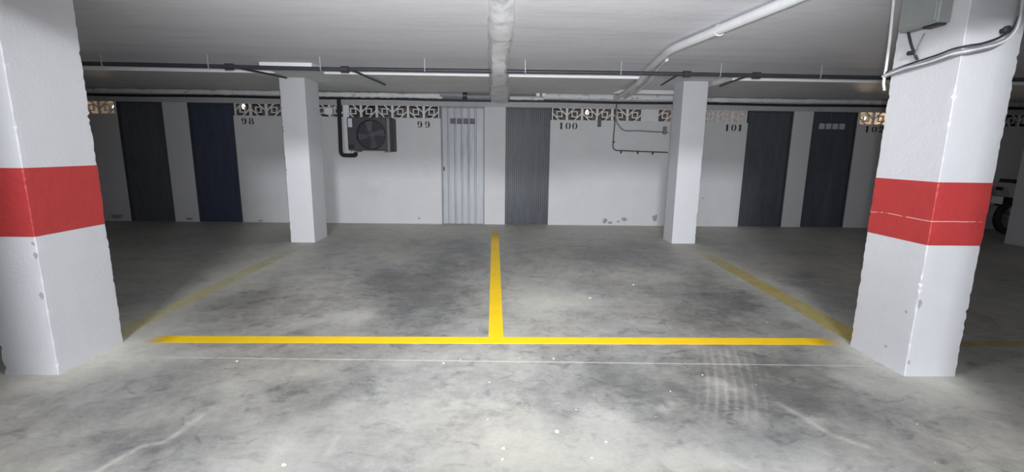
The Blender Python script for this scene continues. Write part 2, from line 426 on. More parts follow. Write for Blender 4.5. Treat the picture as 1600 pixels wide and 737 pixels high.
# cracks and scrape lines
def crack(pl,wd,v):
    global st
    d=np.full(X.shape,9.)
    for (ax,ay),(bx,by) in zip(pl[:-1],pl[1:]):
        t=np.clip(((wx0-ax)*(bx-ax)+(wy0-ay)*(by-ay))/((bx-ax)**2+(by-ay)**2),0,1)
        d=np.minimum(d,np.hypot(wx0-ax-t*(bx-ax),wy0-ay-t*(by-ay)))
    st=st+v*np.exp(-(d/wd)**2)
wx0=X+.03*fbm(X,Y,.12,51,3); wy0=Y+.03*fbm(X,Y,.12,61,3)
crack([(-1.47,2.12),(-1.465,2.01),(-1.5,1.91),(-1.58,1.87),(-1.63,1.72),(-1.7,1.5)],.012,.30)
crack([(-.73,1.78),(-.737,1.96)],.008,.16)
crack([(1.466,2.235),(1.538,2.06),(1.56,1.95),(1.656,1.88)],.02,.22)
nx,ny=len(xs),len(ys)
me=bpy.data.meshes.new('floor')
V=np.stack([X.ravel(),Y.ravel(),np.zeros(X.size)],1)
I=np.arange(nx*ny).reshape(ny,nx)
Fq=np.stack([I[:-1,:-1].ravel(),I[:-1,1:].ravel(),I[1:,1:].ravel(),I[1:,:-1].ravel()],1)
me.vertices.add(len(V)); me.vertices.foreach_set('co',V.ravel())
me.loops.add(Fq.size); me.loops.foreach_set('vertex_index',Fq.ravel().astype(np.int32))
me.polygons.add(len(Fq)); me.polygons.foreach_set('loop_start',np.arange(0,Fq.size,4,dtype=np.int32))
me.update(); me.validate()
at=me.attributes.new('stain','FLOAT','POINT'); at.data.foreach_set('value',st.ravel().astype(np.float32))
me.materials.append(floor_mat())
floor=link('floor',me); tag(floor,'grey stained concrete garage floor with yellow bay lines',kind='structure')

YEL=(236,194,10)
def strip(name,poly,mt,label,z=.0022):
    o=MB().prism(poly,'z',.0004,z).build(name,mt,floor); tag(o,label); return o
Ym=line_mat('fresh_yellow_paint_front',YEL,-.2,fade=[(0,2.12,2.40,.0),(0,-2.18,-2.42,.0)])
Yc=line_mat('fresh_yellow_paint_middle',YEL,-.2,fade=[(1,6.4,7.7,.0)])
Yo=line_mat('worn_yellow_paint_left',(214,204,146),.76,3.5,fade=[(1,5.0,6.3,.1)])
Yr=line_mat('worn_yellow_paint_right',(206,186,92),.70,2.2,fade=[(1,4.6,6.3,.05)])
strip('parking_line',[(-2.5,2.995),(2.4,2.995),(2.4,3.105),(-2.5,3.105)],Ym,'bright yellow line across the front of both bays')
strip('parking_line',[(-.084,3.105),(.020,3.105),(-.05,7.7),(-.165,7.7)],Yc,'bright yellow line between the two bays')
strip('parking_line',[(-2.75,3.02),(-2.59,3.02),(-2.61,6.35),(-2.75,6.35)],Yo,'worn faint yellow line beside the left bay')
strip('parking_line',[(2.46,3.02),(2.66,3.02),(2.74,6.4),(2.58,6.4)],Yr,'worn faint yellow line beside the right bay')
strip('parking_line',[(2.72,2.97),(7.2,2.99),(7.2,3.08),(2.72,3.06)],line_mat('worn_yellow_paint_far',(186,170,110),.6,3.5),'dull yellow line continuing right of the right pillar')
jm=line_mat('pale_joint_filler',(214,214,206),.35,9)
strip('floor_joint',[(-2.3,2.775),(2.35,2.668),(2.35,2.674),(-2.3,2.781)],jm,'thin pale joint across the floor',.001)

# crumbs of plaster on the floor: too many and too small to name
cb=MB()
def crumb(x,y,r):
    n=7; k=[(x+r*rng.uniform(.6,1.1)*math.cos(2*math.pi*i/n),y+r*rng.uniform(.6,1.1)*math.sin(2*math.pi*i/n)) for i in range(n)]
    top=[(x+(a-x)*.6,y+(b-y)*.6) for a,b in k]
    h=r*.35
    cb.add([(a,b,.0005) for a,b in k]+[(a,b,h) for a,b in top],[tuple(range(n,2*n))]+[(i,(i+1)%n,n+(i+1)%n,n+i) for i in range(n)])
for x,y,r in ((.268,1.987,.016),(.018,1.863,.010),(.013,1.79,.009),(.338,2.767,.007),(-.06,2.459,.007),(-.059,2.088,.006),(.484,1.908,.008),(-.897,1.756,.012),(.398,1.796,.007),(.388,2.174,.006),(.94,2.36,.006),(1.31,4.43,.014),(.80,4.0,.014),(1.2,2.55,.006),(-1.62,2.72,.008),(-.35,2.70,.008),(-.25,2.75,.006)):
    crumb(x,y,r)
for i in range(70):
    crumb(rng.uniform(-1.2,2.2),rng.uniform(1.6,5.2),rng.uniform(.0015,.0045))
tag(cb.build('plaster_crumbs',M['crumb']),'tiny white plaster crumbs scattered over the concrete floor','debris',kind='stuff')

# ------------------------------------------------------------------ shell
def struct(name,mb,mt,label=None,smooth=False):
    return tag(mb.build(name,mt,None,smooth),label,kind='structure')
struct('ceiling',MB().box(XL,XR,1.0,11.0,CZ,4.1),M['ceil'],'pale grey painted concrete slab ceiling')
struct('ceiling_upper',MB().box(XL,XR,YB,1.0,4.0,4.1),M['ceil'],'unseen ceiling raised behind the viewpoint to let the added floodlight in')  # raised so the slab edge cuts off the added floodlight
struct('wall_left',MB().box(XL-.15,XL,YB-.15,11.15,0,4.1),M['wall'])
struct('wall_right',MB().box(XR,XR+.15,YB-.15,11.15,0,4.1),M['wall'])
struct('wall_front',MB().box(XL,XR,YB-.15,YB,0,4.1),M['wall'])
# unseen walls added behind the camera to narrow the floodlight's spread
struct('wall_light_block_left',MB().box(-2.25,-2.1,YB,1.0,0,4.0),M['wall'])
struct('wall_light_block_right',MB().box(2.02,2.17,YB,1.0,0,4.0),M['wall'])
struct('wall_rear',MB().box(XL,XR,11.0,11.15,0,CZ),M['room'])
# soffit: the slab steps down towards the wall; a column head juts forward at one pillar, a notch at the other
sp=[(XL,6.0),(-2.76,6.0),(-2.76,5.62),(-2.17,5.62),(-2.17,6.0),(1.72,6.0),(1.72,7.55),(2.85,7.55),(2.85,6.0),(XR,6.0),(XR,WY+.15),(XL,WY+.15)]
struct('trim_1',MB().prism(sp,'z',2.185,CZ),M['soffit'],'shallow downstand step of the ceiling in front of the storeroom wall')
sof=bpy.data.objects['trim_1']
for a,b,y in ((XL,-2.76,6.0),(-2.76,-2.17,5.62),(-2.17,1.72,6.0),(2.85,XR,6.0)):  # front faces of the step, their lit look painted on
    MB().box(a,b,y-.004,y,2.178,CZ-.002).build('lit_edge_strip',M['strip'],sof)
# rough plastered rib down the middle of the ceiling
bm_=MB(); vs=[]; NB=56
for i in range(NB+1):
    t=i/NB; y=2.3+(WY-2.3)*t
    x0=np.interp(y,[2.3,3.1,4.1,5.05,7.4,8.15],[-.07,-.078,-.115,-.136,-.20,-.22]); x1=np.interp(y,[2.3,3.1,4.1,5.05,7.4,8.15],[.06,.066,.072,.05,.11,.12])
    zb=np.interp(y,[2.3,3.1,4.6,5.1,8.15],[2.215,2.205,2.16,2.085,2.065])
    j=lambda a:rng.uniform(-a,a)
    mid=(x0+x1)/2
    vs+=[(x0-.02+j(.006),y,CZ+.02),(x0+j(.008),y,(zb+CZ)/2+j(.008)),(x0+.03+j(.01),y,zb+j(.006)),(mid+j(.02),y,zb-.006+j(.008)),(x1-.03+j(.01),y,zb+j(.006)),(x1+j(.008),y,(zb+CZ)/2+j(.008)),(x1+.02+j(.006),y,CZ+.02)]
fs=[(i*7+k,i*7+k+1,(i+1)*7+k+1,(i+1)*7+k) for i in range(NB) for k in range(6)]+[tuple(range(7)),tuple(NB*7+k for k in range(7))]
struct('trim_2',MB().add(vs,fs),M['plaster'],'rough plastered rib running down the middle of the ceiling',True)

# far wall with doors and lattice openings
DX=[(-6.42,-5.66),(-5.255,-4.503),(-1.045,-.30),(.057,.82),(4.217,5.005),(5.345,6.13)]
LZ0,LZ1=1.80,2.005
WT=.14
wb=MB()
wb.box(XL,XR,WY,WY+WT,LZ1,CZ)                                     # above everything
runs=[(XL,-7.50,False),(-7.50,-6.42,True),(-5.66,-5.255,False),(-4.503,-1.045,True),(-.30,.057,False),(.82,4.217,True),(5.005,5.345,False),(6.13,9.26,True),(9.26,XR,False)]
for a,b,lat in runs:
    wb.box(a,b,WY,WY+WT,0,LZ0 if lat else LZ1)
wall=struct('wall_back',wb,M['wall'],'white storeroom wall with numbered doors and a band of breeze blocks')
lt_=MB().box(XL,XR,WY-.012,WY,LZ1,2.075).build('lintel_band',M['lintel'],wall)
# partitions between the store rooms
for i,x in enumerate((-8.6,-5.46,-2.93,-.12,3.25,5.17,7.9)):
    struct('wall_partition',MB().box(x-.05,x+.05,WY+WT,11.0,0,CZ),M['room'])

# breeze blocks (pierced screen blocks), two mirrored moulds
def block_mesh(name,w,flip):
    h=LZ1-LZ0; d0,d1=0,.035; b=MB(); s=-1 if flip else 1
    b.box(-w/2,-w/2+.020,d0,d1,0,h); b.box(w/2-.020,w/2,d0,d1,0,h)
    b.box(-w/2,w/2,d0,d1,0,.006); b.box(-w/2,w/2,d0,d1,h-.006,h)
    R,r=.052,.034; c=h/2
    b.box(-R,R,d0,d1,c-R,c-r); b.box(-R,R,d0,d1,c+r,c+R); b.box(-R,-r,d0,d1,c-r,c+r); b.box(r,R,d0,d1,c-r,c+r)
    def diag(x0,z0,x1,z1,t=.010):
        L=math.hypot(x1-x0,z1-z0); nx_,nz_=-(z1-z0)/L*t,(x1-x0)/L*t
        P=[(s*(x0+nx_),z0+nz_),(s*(x0-nx_),z0-nz_),(s*(x1-nx_),z1-nz_),(s*(x1+nx_),z1+nz_)]
        b.prism(P,'y',d0+.004,d1-.004)
    diag(.0,h-.002,w/2-.012,c-.012)
    diag(-w/2+.012,c+.012,.0,.002)
    return b.mesh(name,M['lattice'])
cache={}
def lattice_run(x0,x1,n,blank=(),start=0):
    w=(x1-x0)/n
    for i in range(n):
        xc=x0+(i+.5)*w
        if i in blank:
            o=link('blank_block',MB().bbox(-w/2,w/2,0,.10,0,LZ1-LZ0,.004).mesh('blank_block',M['blank']),None)
            yo=WY-.008
        else:
            k=(round(w,4),(i+start)%2)
            if k not in cache: cache[k]=block_mesh('breeze_block',w,(i+start)%2==1)
            o=link('breeze_block',cache[k],None); yo=WY+.012
        o.parent=wall; o.location=(xc,yo,LZ0)
lattice_run(-7.50,-6.44,4)
lattice_run(-4.485,-1.065,13,start=1)
lattice_run(.84,4.197,13,blank=(6,))
lattice_run(6.15,9.24,12)

MB().box(3.43,4.20,WY+.05,WY+.062,LZ0+.002,LZ1-.002).build('backing_board',M['board'],wall)
# painted numbers
def arcpoly(cx,cz,ro,rz,ri,riz,a0,a1,n=10,off=0):
    A=[math.radians(a0+(a1-a0)*k/n) for k in range(n+1)]
    return [(cx+ro*math.cos(a),cz+rz*math.sin(a)) for a in A]+[(cx+off+ri*math.cos(a),cz+riz*math.sin(a)) for a in reversed(A)]
def glyph(ch):
    if ch=='1': return [[(.22,0),(.52,0),(.52,1),(.34,1),(.12,.84),(.12,.76),(.22,.78)]]
    if ch=='0': return [arcpoly(.36,.5,.36,.5,.13,.40,100,260),arcpoly(.44,.5,.36,.5,.13,.40,-80,80)]
    if ch=='9': return [arcpoly(.34,.68,.33,.32,.12,.20,98,262),arcpoly(.40,.5,.36,.5,.10,.38,-82,84),
                        [(.05,.16),(.18,.25),(.30,.16),(.30,.0),(.14,.02)]]
    if ch=='8': return [arcpoly(.35,.74,.28,.26,.10,.16,100,260),arcpoly(.43,.74,.28,.26,.10,.16,-80,80),
                        arcpoly(.35,.26,.35,.28,.13,.17,100,260),arcpoly(.43,.26,.35,.28,.13,.17,-80,80)]
    if ch=='2': return [arcpoly(.38,.68,.36,.32,.13,.20,-35,95),[(.02,.62),(.26,.62),(.33,1.0),(.16,.94),(.04,.80)],
                        [(.02,.16),(.30,.16),(.66,.46),(.50,.54),(.24,.36)],[(.0,.0),(.76,.0),(.76,.24),(.66,.12),(.0,.12)]]
def number(txt,x0,x1,z0,z1):
    H=z1-z0; step=(x1-x0-.085)/(len(txt)-1); b=MB()
    for i,ch in enumerate(txt):
        for P in glyph(ch):
            b.prism([(x0+i*step+p[0]*.085/.78,z0+p[1]*H) for p in P],'y',WY-.0018,WY+.0005)
    tag(b.build('painted_number',M['number'],wall),'black stencilled number '+txt)
number('98',-4.374,-4.171,1.662,1.768)
number('99',-1.437,-1.224,1.645,1.755)
number('100',.965,1.278,1.652,1.764)
number('101',3.822,4.133,1.660,1.772)
number('102',6.269,6.60,1.668,1.776)
# spots of bare render low on the wall
def patch(x,z,r,asp=1.):
    n=11
    P=[(x+r*asp*rng.uniform(.55,1.1)*math.cos(2*math.pi*i/n),z+r*rng.uniform(.55,1.1)*math.sin(2*math.pi*i/n)) for i in range(n)]
    MB().prism(P,'y',WY-.0012,WY+.0005).build('bare_patch',M['peel'],wall)
for a in ((1.83,.085,.05,1.),(1.93,.05,.03,1.6),(2.17,.11,.035,1.8),(2.07,.07,.02,2),(2.72,.14,.075,.8),(-1.444,.094,.022,1),(-4.2,.03,.02,3),(-5.42,.05,.03,2.4),(-6.66,.08,.06,2.),(3.55,.50,.018,1)):
    patch(*a)

# doors
def corr(x0,x1,pitch,depth,slot):
    # sheet profile: flats with narrow folded grooves
    P=[]; n=max(1,round((x1-x0)/pitch)); p=(x1-x0)/n
    for i in range(n):
        a=x0+i*p
        P+=[(a,0),(a+p-slot,0)]
        if i<n-1: P+=[(a+p-slot*.75,depth),(a+p-slot*.25,depth)]
    P.append((x1,0)); return P
def door(n,x0,x1,mt,fm,pitch,slot,depth,vents,vm,label,handle=None):
    root=empty('door_%d'%n,((x0+x1)/2,WY+.05,0)); tag(root,label,'door',kind='structure')
    zt=LZ1; fw=.022
    for nm,bx in (('frame_post',(x0,x0+fw,0,zt)),('frame_post',(x1-fw,x1,0,zt)),('frame_head',(x0+fw,x1-fw,zt-fw,zt))):
        MB().box(bx[0],bx[1],WY+.015,WY+.085,bx[2],bx[3]).build(nm,fm,root)
    a,b=x0+fw+.001,x1-fw-.001
    P=corr(a,b,pitch,depth,slot); yf=WY+.045; z0,z1=.001,zt-fw-.001
    poly=[(x,yf+d) for x,d in P]+[(b,yf+.035),(a,yf+.035)]
    leaf=MB().prism(poly,'z',z0,z1).build('leaf',mt,root)
    for (vx0,vx1) in vents:
        MB().box(vx0,vx1,yf-.004,yf+.012,1.718,1.812).build('vent_plate',vm,leaf)
    if handle:
        hx,hz=handle
        h=MB(); h.bbox(hx-.011,hx+.011,yf-.006,yf+.004,hz-.035,hz+.035,.003); h.lathe([(.006,0),(.006,-.02),(.012,-.022),(.012,-.032)],(hx,yf-.006,hz),'y',12)
        h.build('handle',M['conduit'],leaf,True)
    return root
def vents(a,b,n=4,gap=.022):
    w=(b-a-gap*(n-1))/n
    return [(a+i*(w+gap),a+i*(w+gap)+w) for i in range(n)]
door(1,*DX[0],D_MATS[0],M['framed'],.055,.016,.006,[],None,'charcoal storeroom door farthest to the left')
door(2,*DX[1],D_MATS[1],M['framed'],.055,.016,.006,[],None,'dark navy storeroom door left of number 98')
door(3,*DX[2],D_MATS[2],M['frame'],.112,.034,.026,vents(-.886,-.465),M['vent'],'pale galvanised ribbed metal door beside number 99',(-1.0,.96))
door(4,*DX[3],D_MATS[3],M['framed'],.036,.010,.004,[],None,'slate grey ribbed metal door beside number 100')
door(5,*DX[4],D_MATS[4],M['framed'],.050,.012,.005,vents(4.36,4.78),M['ventk'],'dark ribbed metal door just right of number 101')
door(6,*DX[5],D_MATS[5],M['framed'],.050,.012,.005,vents(5.489,5.94),M['ventw'],'dark metal door with four pale vent squares')

# ------------------------------------------------------------------ pillars
def pillar(x0,x1,y0,y1,zt,label,seed,band=None,rough=.006):
    r=random.Random(seed); root=empty('pillar',((x0+x1)/2,(y0+y1)/2,0)); tag(root,label,'pillar')
    NL=110
    # wandering chipped arrises: one chamfer depth and one offset per corner and level
    J=[]
    for c in range(4):
        row=[]; wv=0
        for i in range(NL+1):
            wv=.75*wv+r.uniform(-rough,rough)*.8
            chip=r.uniform(.0,.018) if r.random()<.06 else 0
            row.append((wv+r.uniform(-.002,.002), .001+chip+r.uniform(0,.003)))
        J.append(row)
    def ring(z,off,jz):
        # flat faces; only the arris strip (the last few centimetres) wanders and chips
        f=jz/zt*NL; i=min(int(f),NL-1); t=f-i; P=[]
        cs=[(x0,y0,-1,-1),(x1,y0,1,-1),(x1,y1,1,1),(x0,y1,-1,1)]
        for c,(cx,cy,sx,sy) in enumerate(cs):
            a,b=J[c][i],J[c][i+1]; w_=a[0]+(b[0]-a[0])*t; ch=a[1]+(b[1]-a[1])*t
            q=.030; v=-abs(w_)*.6
            f1=(cx-sx*q,cy+sy*off,z); f2=(cx+sx*off,cy-sy*q,z)
            p1=(cx+sx*(v+off)-sx*ch*.7,cy+sy*(off+v*.25),z); p2=(cx+sx*(off+v*.25),cy+sy*(v+off)-sy*ch*.7,z)
            S_=[f1,p1,p2,f2]
            P+= S_ if sx*sy<0 else S_[::-1]
        return P
    def body(zs,off):
        vs=[];n=16
        for z in zs: vs+=ring(z,off,z)
        fs=[(i*n+k,i*n+(k+1)%n,(i+1)*n+(k+1)%n,(i+1)*n+k) for i in range(len(zs)-1) for k in range(n)]
        fs+=[tuple(range(n))[::-1],tuple((len(zs)-1)*n+k for k in range(n))]
        return MB().add(vs,fs)
    body([zt*i/NL for i in range(NL+1)],0).build('shaft',M['pillar'],root)
    if band:
        lv=[band[0]]+[zt*i/NL for i in range(NL+1) if band[0]+.004<zt*i/NL<band[1]-.004]+[band[1]]
        body(lv,.0015).build('red_band',M['red'],root)
    return root
lp=pillar(-2.83,-2.528,2.54,3.005,CZ,'large white pillar with red band at the left edge',1,(.803,1.172),.007)
rp=pillar(2.412,2.722,2.54,2.985,CZ,'large white pillar with red band and cables on the right',2,(.797,1.152),.007)
pillar(-2.912,-2.585,6.41,6.88,2.186,'plain white pillar standing left of the air conditioner',3)
pillar(2.455,2.795,6.55,6.92,CZ,'plain white pillar standing beside number 101',4)
pillar(7.63,7.97,6.40,6.80,2.186,'shadowed white pillar at the right edge hiding the motorcycle',5)

def smudge(root,x,y,z,r,asp,face):
    n=12; P=[(r*asp*rng.uniform(.5,1.1)*math.cos(2*math.pi*i/n),r*rng.uniform(.5,1.1)*math.sin(2*math.pi*i/n)) for i in range(n)]
    if face=='front': MB().prism([(x+a,z+b) for a,b in P],'y',y-.0012,y+.0005).build('bare_patch',M['smudge'],root)
    else: MB().prism([(y+a,z+b) for a,b in P],'x',x-.0012,x+.0012).build('bare_patch',M['smudge'],root)
smudge(lp,-2.545,2.54,.47,.032,.45,'front'); smudge(lp,-2.540,2.54,.70,.022,.6,'front'); smudge(lp,-2.542,2.54,.765,.012,1,'front')
smudge(rp,2.427,2.54,.455,.035,.4,'front'); smudge(rp,2.412,2.60,.38,.012,1,'side'); smudge(rp,2.412,2.70,.12,.012,1,'side'); smudge(rp,2.424,2.54,.09,.016,.6,'front')
# ------------------------------------------------------------------ pipes under the ceiling
PY,PZ=5.25,2.125
root=empty('ceiling_pipe',(0,PY,PZ)); tag(root,'long dark horizontal pipe hung under the ceiling','pipe')
pp=[(x,PY,PZ+.008*math.sin(x*1.1)*(1 if x<-1.5 else .3)) for x in np.linspace(-9,9.5,60)]
MB().tube(pp,.021,12).build('pipe_run',M['darkpipe'],root,True)
zat=lambda x:PZ+.008*math.sin(x*1.1)*(1 if x<-1.5 else .3)
BR=[(-2.896,-2.80,6.38),(-1.68,-1.66,6.9),(1.992,2.13,6.5),(2.757,2.93,6.5)]
for x,xe,ye in BR:
    z=zat(x)
    cp=MB().lathe([(.024,-.042),(.034,-.040),(.034,.040),(.024,.042)],(x,PY,z),'x',16).build('coupling',M['darkpipe'],root)
    MB().tube(bend([(x+.03*(1 if x<0 else -1),PY,z),(x+.06*(1 if x<0 else -1),PY+.12,z+.005),(xe,ye,2.176)],.05),.012,8).build('branch_pipe',M['conduit'],root,True)
for x in (-4.2,-3.1,-1.93,-.83,.24,1.27,2.35,3.45):
    h=MB().tube([(x,PY-.026,PZ-.02),(x,PY-.026,CZ)],.0035,6)
    h.ring((x,PY,zat(x)),'x',.024,.003,16,6)
    h.build('hanger_rod',M['steel'],root,True)

# lamp added on the slab out of frame, its skirt limiting the light
LX,LY,LZ=-.05,1.45,2.185
lm=empty('added_ceiling_lamp',(LX,LY,CZ)); tag(lm,'unseen square skirted lamp added above the driving lane','lamp')
for x0,x1,y0,y1,zb in ((LX-.30,LX+.30,LY+.285,LY+.30,LZ-.052),(LX-.30,LX+.30,LY-.30,LY-.285,LZ-.052),(LX-.30,LX-.285,LY-.285,LY+.285,LZ-.036),(LX+.285,LX+.30,LY-.285,LY+.285,LZ-.036)):
    MB().box(x0,x1,y0,y1,zb,CZ).build('skirt',M['jbox'],lm)
MB().lathe([(.03,.055),(.03,.035),(.022,.03)],(LX,LY,LZ),'z',16).build('lamp_holder',M['socket'],lm,True)
pl=bpy.data.lights.new('added_lane_light','POINT'); pl.energy=P_AISLE; pl.color=(.95,.975,1.0); pl.shadow_soft_size=.02
po=bpy.data.objects.new('added_lane_light',pl); COL.objects.link(po); po.location=(LX,LY,LZ)

# unseen lights added along the lane to fill the dark side bays
for lx_,pw in ((-7.6,18.0),(8.2,42.0)):
    ql=bpy.data.lights.new('added_lane_light','POINT'); ql.energy=pw; ql.color=(.95,.975,1.0); ql.shadow_soft_size=.08
    qo=bpy.data.objects.new('added_lane_light',ql); COL.objects.link(qo); qo.location=(lx_,LY,2.12)

# white waste pipe bending towards the wall, with its thin companion
root=empty('waste_pipe',(1.6,4.4,2.19)); tag(root,'white plastic waste pipe running diagonally under the ceiling','pipe')
MB().tube(bend([(1.90,1.2,2.19),(1.70,2.97,2.19),(1.49,4.34,2.19),(1.62,5.42,2.195),(1.68,5.95,2.13),(1.78,7.05,2.13),(1.80,7.7,2.13)],.14,8),.035,14).build('pipe_run',M['whitepipe'],root,True)
c_=MB().ring((0,0,0),'y',.038,.006,20,6); c_.tube([(.038,0,0),(.058,0,-.012),(.064,0,.02)],.005,6)
c_.build('pipe_clip',M['whitepipe'],root,True).location=(1.605,3.65,2.19)
for o in root.children:
    if o.name.startswith(('pipe_clip',)): o.matrix_parent_inverse=Matrix.Translation(-root.location)
tag(MB().tube(bend([(1.98,1.2,2.225),(1.81,2.96,2.225),(1.655,3.62,2.225),(1.60,3.9,2.225)],.1),.010,8).build('thin_conduit',M['cablew'],None,True),'thin white conduit beside the upper waste pipe','conduit')
tag(MB().tube(bend([(1.66,4.95,2.215),(1.72,5.4,2.205),(1.80,5.95,2.14),(1.92,7.0,2.14),(1.95,7.7,2.13)],.08),.020,10).build('branch_waste_pipe',M['whitepipe'],None,True),'short thinner white pipe beside the bend of the waste pipe','pipe')

# pipes along the top of the storeroom wall
def rough_tube(pts_x,y,z,r,amp,n=12):
    pts=[(x,y+rng.uniform(-amp,amp)*.5,z+rng.uniform(-amp,amp)*.4) for x in pts_x]
    return MB().tube(pts,r,n,rad=[r+rng.uniform(-amp,amp) for _ in pts])
tag(rough_tube(np.linspace(-2.95,-.96,40),7.78,2.128,.040,.006).build('wall_pipe',M['paintpipe'],None,True),'patchily white-painted pipe above number 99','pipe')
g=empty('grey_pipe',(-.6,7.78,2.14)); tag(g,'grey plastic pipe section with a coupling left of the ceiling rib','pipe')
MB().tube([(-1.0,7.78,2.15),(-.58,7.78,2.15)],.055,16).build('pipe_run',M['greypipe'],g,True)
MB().lathe([(.056,-.035),(.066,-.033),(.066,.033),(.056,.035)],(-.60,7.78,2.14),'x',18).build('coupling',M['conduit'],g,True)
MB().tube([(-.57,7.78,2.125),(-.2,7.78,2.125)],.045,14).build('pipe_end',M['greypipe'],g,True)
g=empty('wall_pipe',(2,7.78,2.15)); tag(g,'white-painted pipe above numbers 100 and 101','pipe')
rough_tube(np.linspace(.12,.66,10),7.80,2.115,.028,.004).build('pipe_tail',M['paintpipe'],g,True)
rough_tube(np.linspace(.66,3.05,48),7.78,2.15,.048,.004).build('pipe_run',M['paintpipe'],g,True)
tag(rough_tube(np.linspace(2.95,9.0,90),7.82,2.14,.036,.007).build('wall_pipe',M['paintpipe'],None,True),'thinner patchy pipe above the two doors right of number 101','pipe')
tag(rough_tube(np.linspace(-9,-3.0,70),7.82,2.14,.040,.006).build('wall_pipe',M['paintpipe'],None,True),'shadowed painted pipe above the two doors left of number 98','pipe')
for i,x in enumerate((.565,.66)):
    b=empty('junction_box',(x,7.70,2.18)); tag(b,('left' if i==0 else 'right')+' one of two small white boxes beside the ceiling rib','junction box')
    MB().bbox(x-.032,x+.032,7.705,7.76,2.135,2.215,.006).build('box_body',M['wbox'],b)
    MB().bbox(x-.026,x+.026,7.697,7.706,2.142,2.208,.003).build('box_lid',M['wbox'],b)
tag(MB().tube(bend([(2.98,7.15,CZ),(2.98,7.15,2.17),(2.94,7.45,2.145),(2.90,7.70,2.14)],.07),.048,14).build('elbow_pipe',M['whitepipe'],None,True),'white pipe elbow dropping beside the top of the right mid pillar','pipe')
# long dark conduit under those pipes
pts=[(x,8.06,2.098+.004*math.sin(x*2.3)) for x in np.linspace(-9.5,9.5,70)]
tag(MB().tube(pts,.021,10).build('wall_conduit',M['conduit'],None,True),'long black conduit along the top of the storeroom wall','conduit')
# white box near the lattice, right of the left mid pillar
b=empty('junction_box',(-2.89,WY-.04,1.83)); tag(b,'white square junction box on the lattice beside the black pipe','junction box')
MB().bbox(-2.965,-2.835,WY-.06,WY+.012,1.835,1.955,.008).build('box_body',M['wbox'],b)
MB().bbox(-2.957,-2.843,WY-.068,WY-.058,1.843,1.947,.004).build('box_lid',M['wbox'],b)

# ------------------------------------------------------------------ air conditioner
ax0,ax1,ay0,ay1,az0,az1=-2.52,-1.80,7.83,8.11,1.255,1.785
ac=empty('air_conditioner',((ax0+ax1)/2,WY,az0)); tag(ac,'dark wall-mounted air conditioner outdoor unit left of number 99','air conditioner')
bd=MB().bbox(ax0,ax1,ay0,ay1,az0,az1,.015).build('casing',M['ac_body'],ac)
MB().bbox(ax1-.075,ax1-.03,ay0-.012,ay0+.01,az0-.02,az1-.005,.005).build('corner_post',M['bracket'],ac)
MB().bbox(ax1-.03,ax1+.012,ay0-.008,ay1,az0-.015,az1-.01,.006).build('side_panel',M['ac_dark'],ac)
fx,fz=-2.13,1.51
MB().lathe([(.245,.002),(.245,-.006),(.232,-.010),(.225,-.002)],(fx,ay0,fz),'y',40).build('fan_well',M['ac_dark'],ac,True)
fan=MB()
for k in range(4):
    q=k*math.pi/2+.3
    P=[(.04,-.02,-.2),(.2,-.085,.1),(.215,.03,.35),(.05,.03,.15)]
    vs=[(fx+ra*math.cos(q)-tt*math.sin(q),ay0-.004-dp*.012,fz+ra*math.sin(q)+tt*math.cos(q)) for ra,tt,dp in P]
    vs+=[(a,b_+.004,c) for a,b_,c in vs]
    fan.add(vs,[(0,1,2,3),(7,6,5,4),(0,1,5,4),(1,2,6,5),(2,3,7,6),(3,0,4,7)])
fan.lathe([(.05,0),(.05,-.012),(.035,-.018)],(fx,ay0-.002,fz),'y',20)
fan.build('fan',M['ac_mid'],ac)
gr=MB()
for R_ in (.07,.12,.17,.215,.242): gr.ring((fx,ay0-.024,fz),'y',R_,.0035,40,6)
for k in range(8):
    q=k*math.pi/4
    gr.tube([(fx+.05*math.cos(q),ay0-.025,fz+.05*math.sin(q)),(fx+.243*math.cos(q),ay0-.02,fz+.243*math.sin(q))],.003,6)
gr.build('fan_grille',M['ac_mid'],ac,True)
MB().box(ax0+.02,ax0+.085,ay0-.003,ay0+.001,1.625,1.765).build('paper_label',M['label'],ac)
MB().bbox(ax0+.02,ax0+.10,ay0-.03,ay0+.01,1.29,1.34,.008).build('valve_cover',M['ac_dark'],ac)
for x in (ax0+.12,ax1-.12):
    b=MB(); b.box(x-.02,x+.02,ay0+.02,WY-.003,az0-.025,az0-.002); b.box(x-.02,x+.02,WY-.02,WY-.002,az0-.025,az0+.30)
    b.build('wall_bracket',M['bracket'],ac)
tag(MB().tube(bend([(-2.70,8.045,2.08),(-2.715,8.05,1.17),(-2.47,8.05,1.17),(-2.462,8.05,1.222)],.07),.033,12).build('insulated_pipe',M['foam'],None,True),'thick black insulated pipe looping under the air conditioner','pipe')
tag(MB().bbox(-2.665,-2.565,WY-.05,WY-.001,1.19,2.0,.006).build('cable_trunking',M['wbox']),'pale vertical trunking between black pipe and air conditioner','trunking')

# ------------------------------------------------------------------ cables on the wall by number 100
c=empty('wall_cable',(1.9,WY,1.7)); tag(c,'thin black conduit dropping from the top right of number 100','cable')
MB().tube(bend([(1.925,8.07,2.10),(1.925,WY-.014,2.04),(1.90,WY-.014,1.31),(2.86,WY-.014,1.285)],.09),.009,8).build('conduit_run',M['conduit'],c,True)
for x,z in ((2.05,1.303),(2.34,1.297),(2.60,1.29)):
    MB().bbox(x-.012,x+.012,WY-.024,WY+.001,z-.045,z+.012,.003).build('clip',M['conduit'],c)
MB().bbox(1.893,1.935,WY-.024,WY+.001,1.44,1.46,.003).build('clip',M['conduit'],c)
tag(MB().tube(bend([(1.935,WY-.035,2.0),(1.92,WY-.03,1.80),(2.06,WY-.012,1.635),(2.30,WY-.012,1.645),(2.84,WY-.012,1.62)],.12),.012,8).build('wall_cable',M['cableg'],None,True),'grey cable curving below the lattice right of number 100','cable')
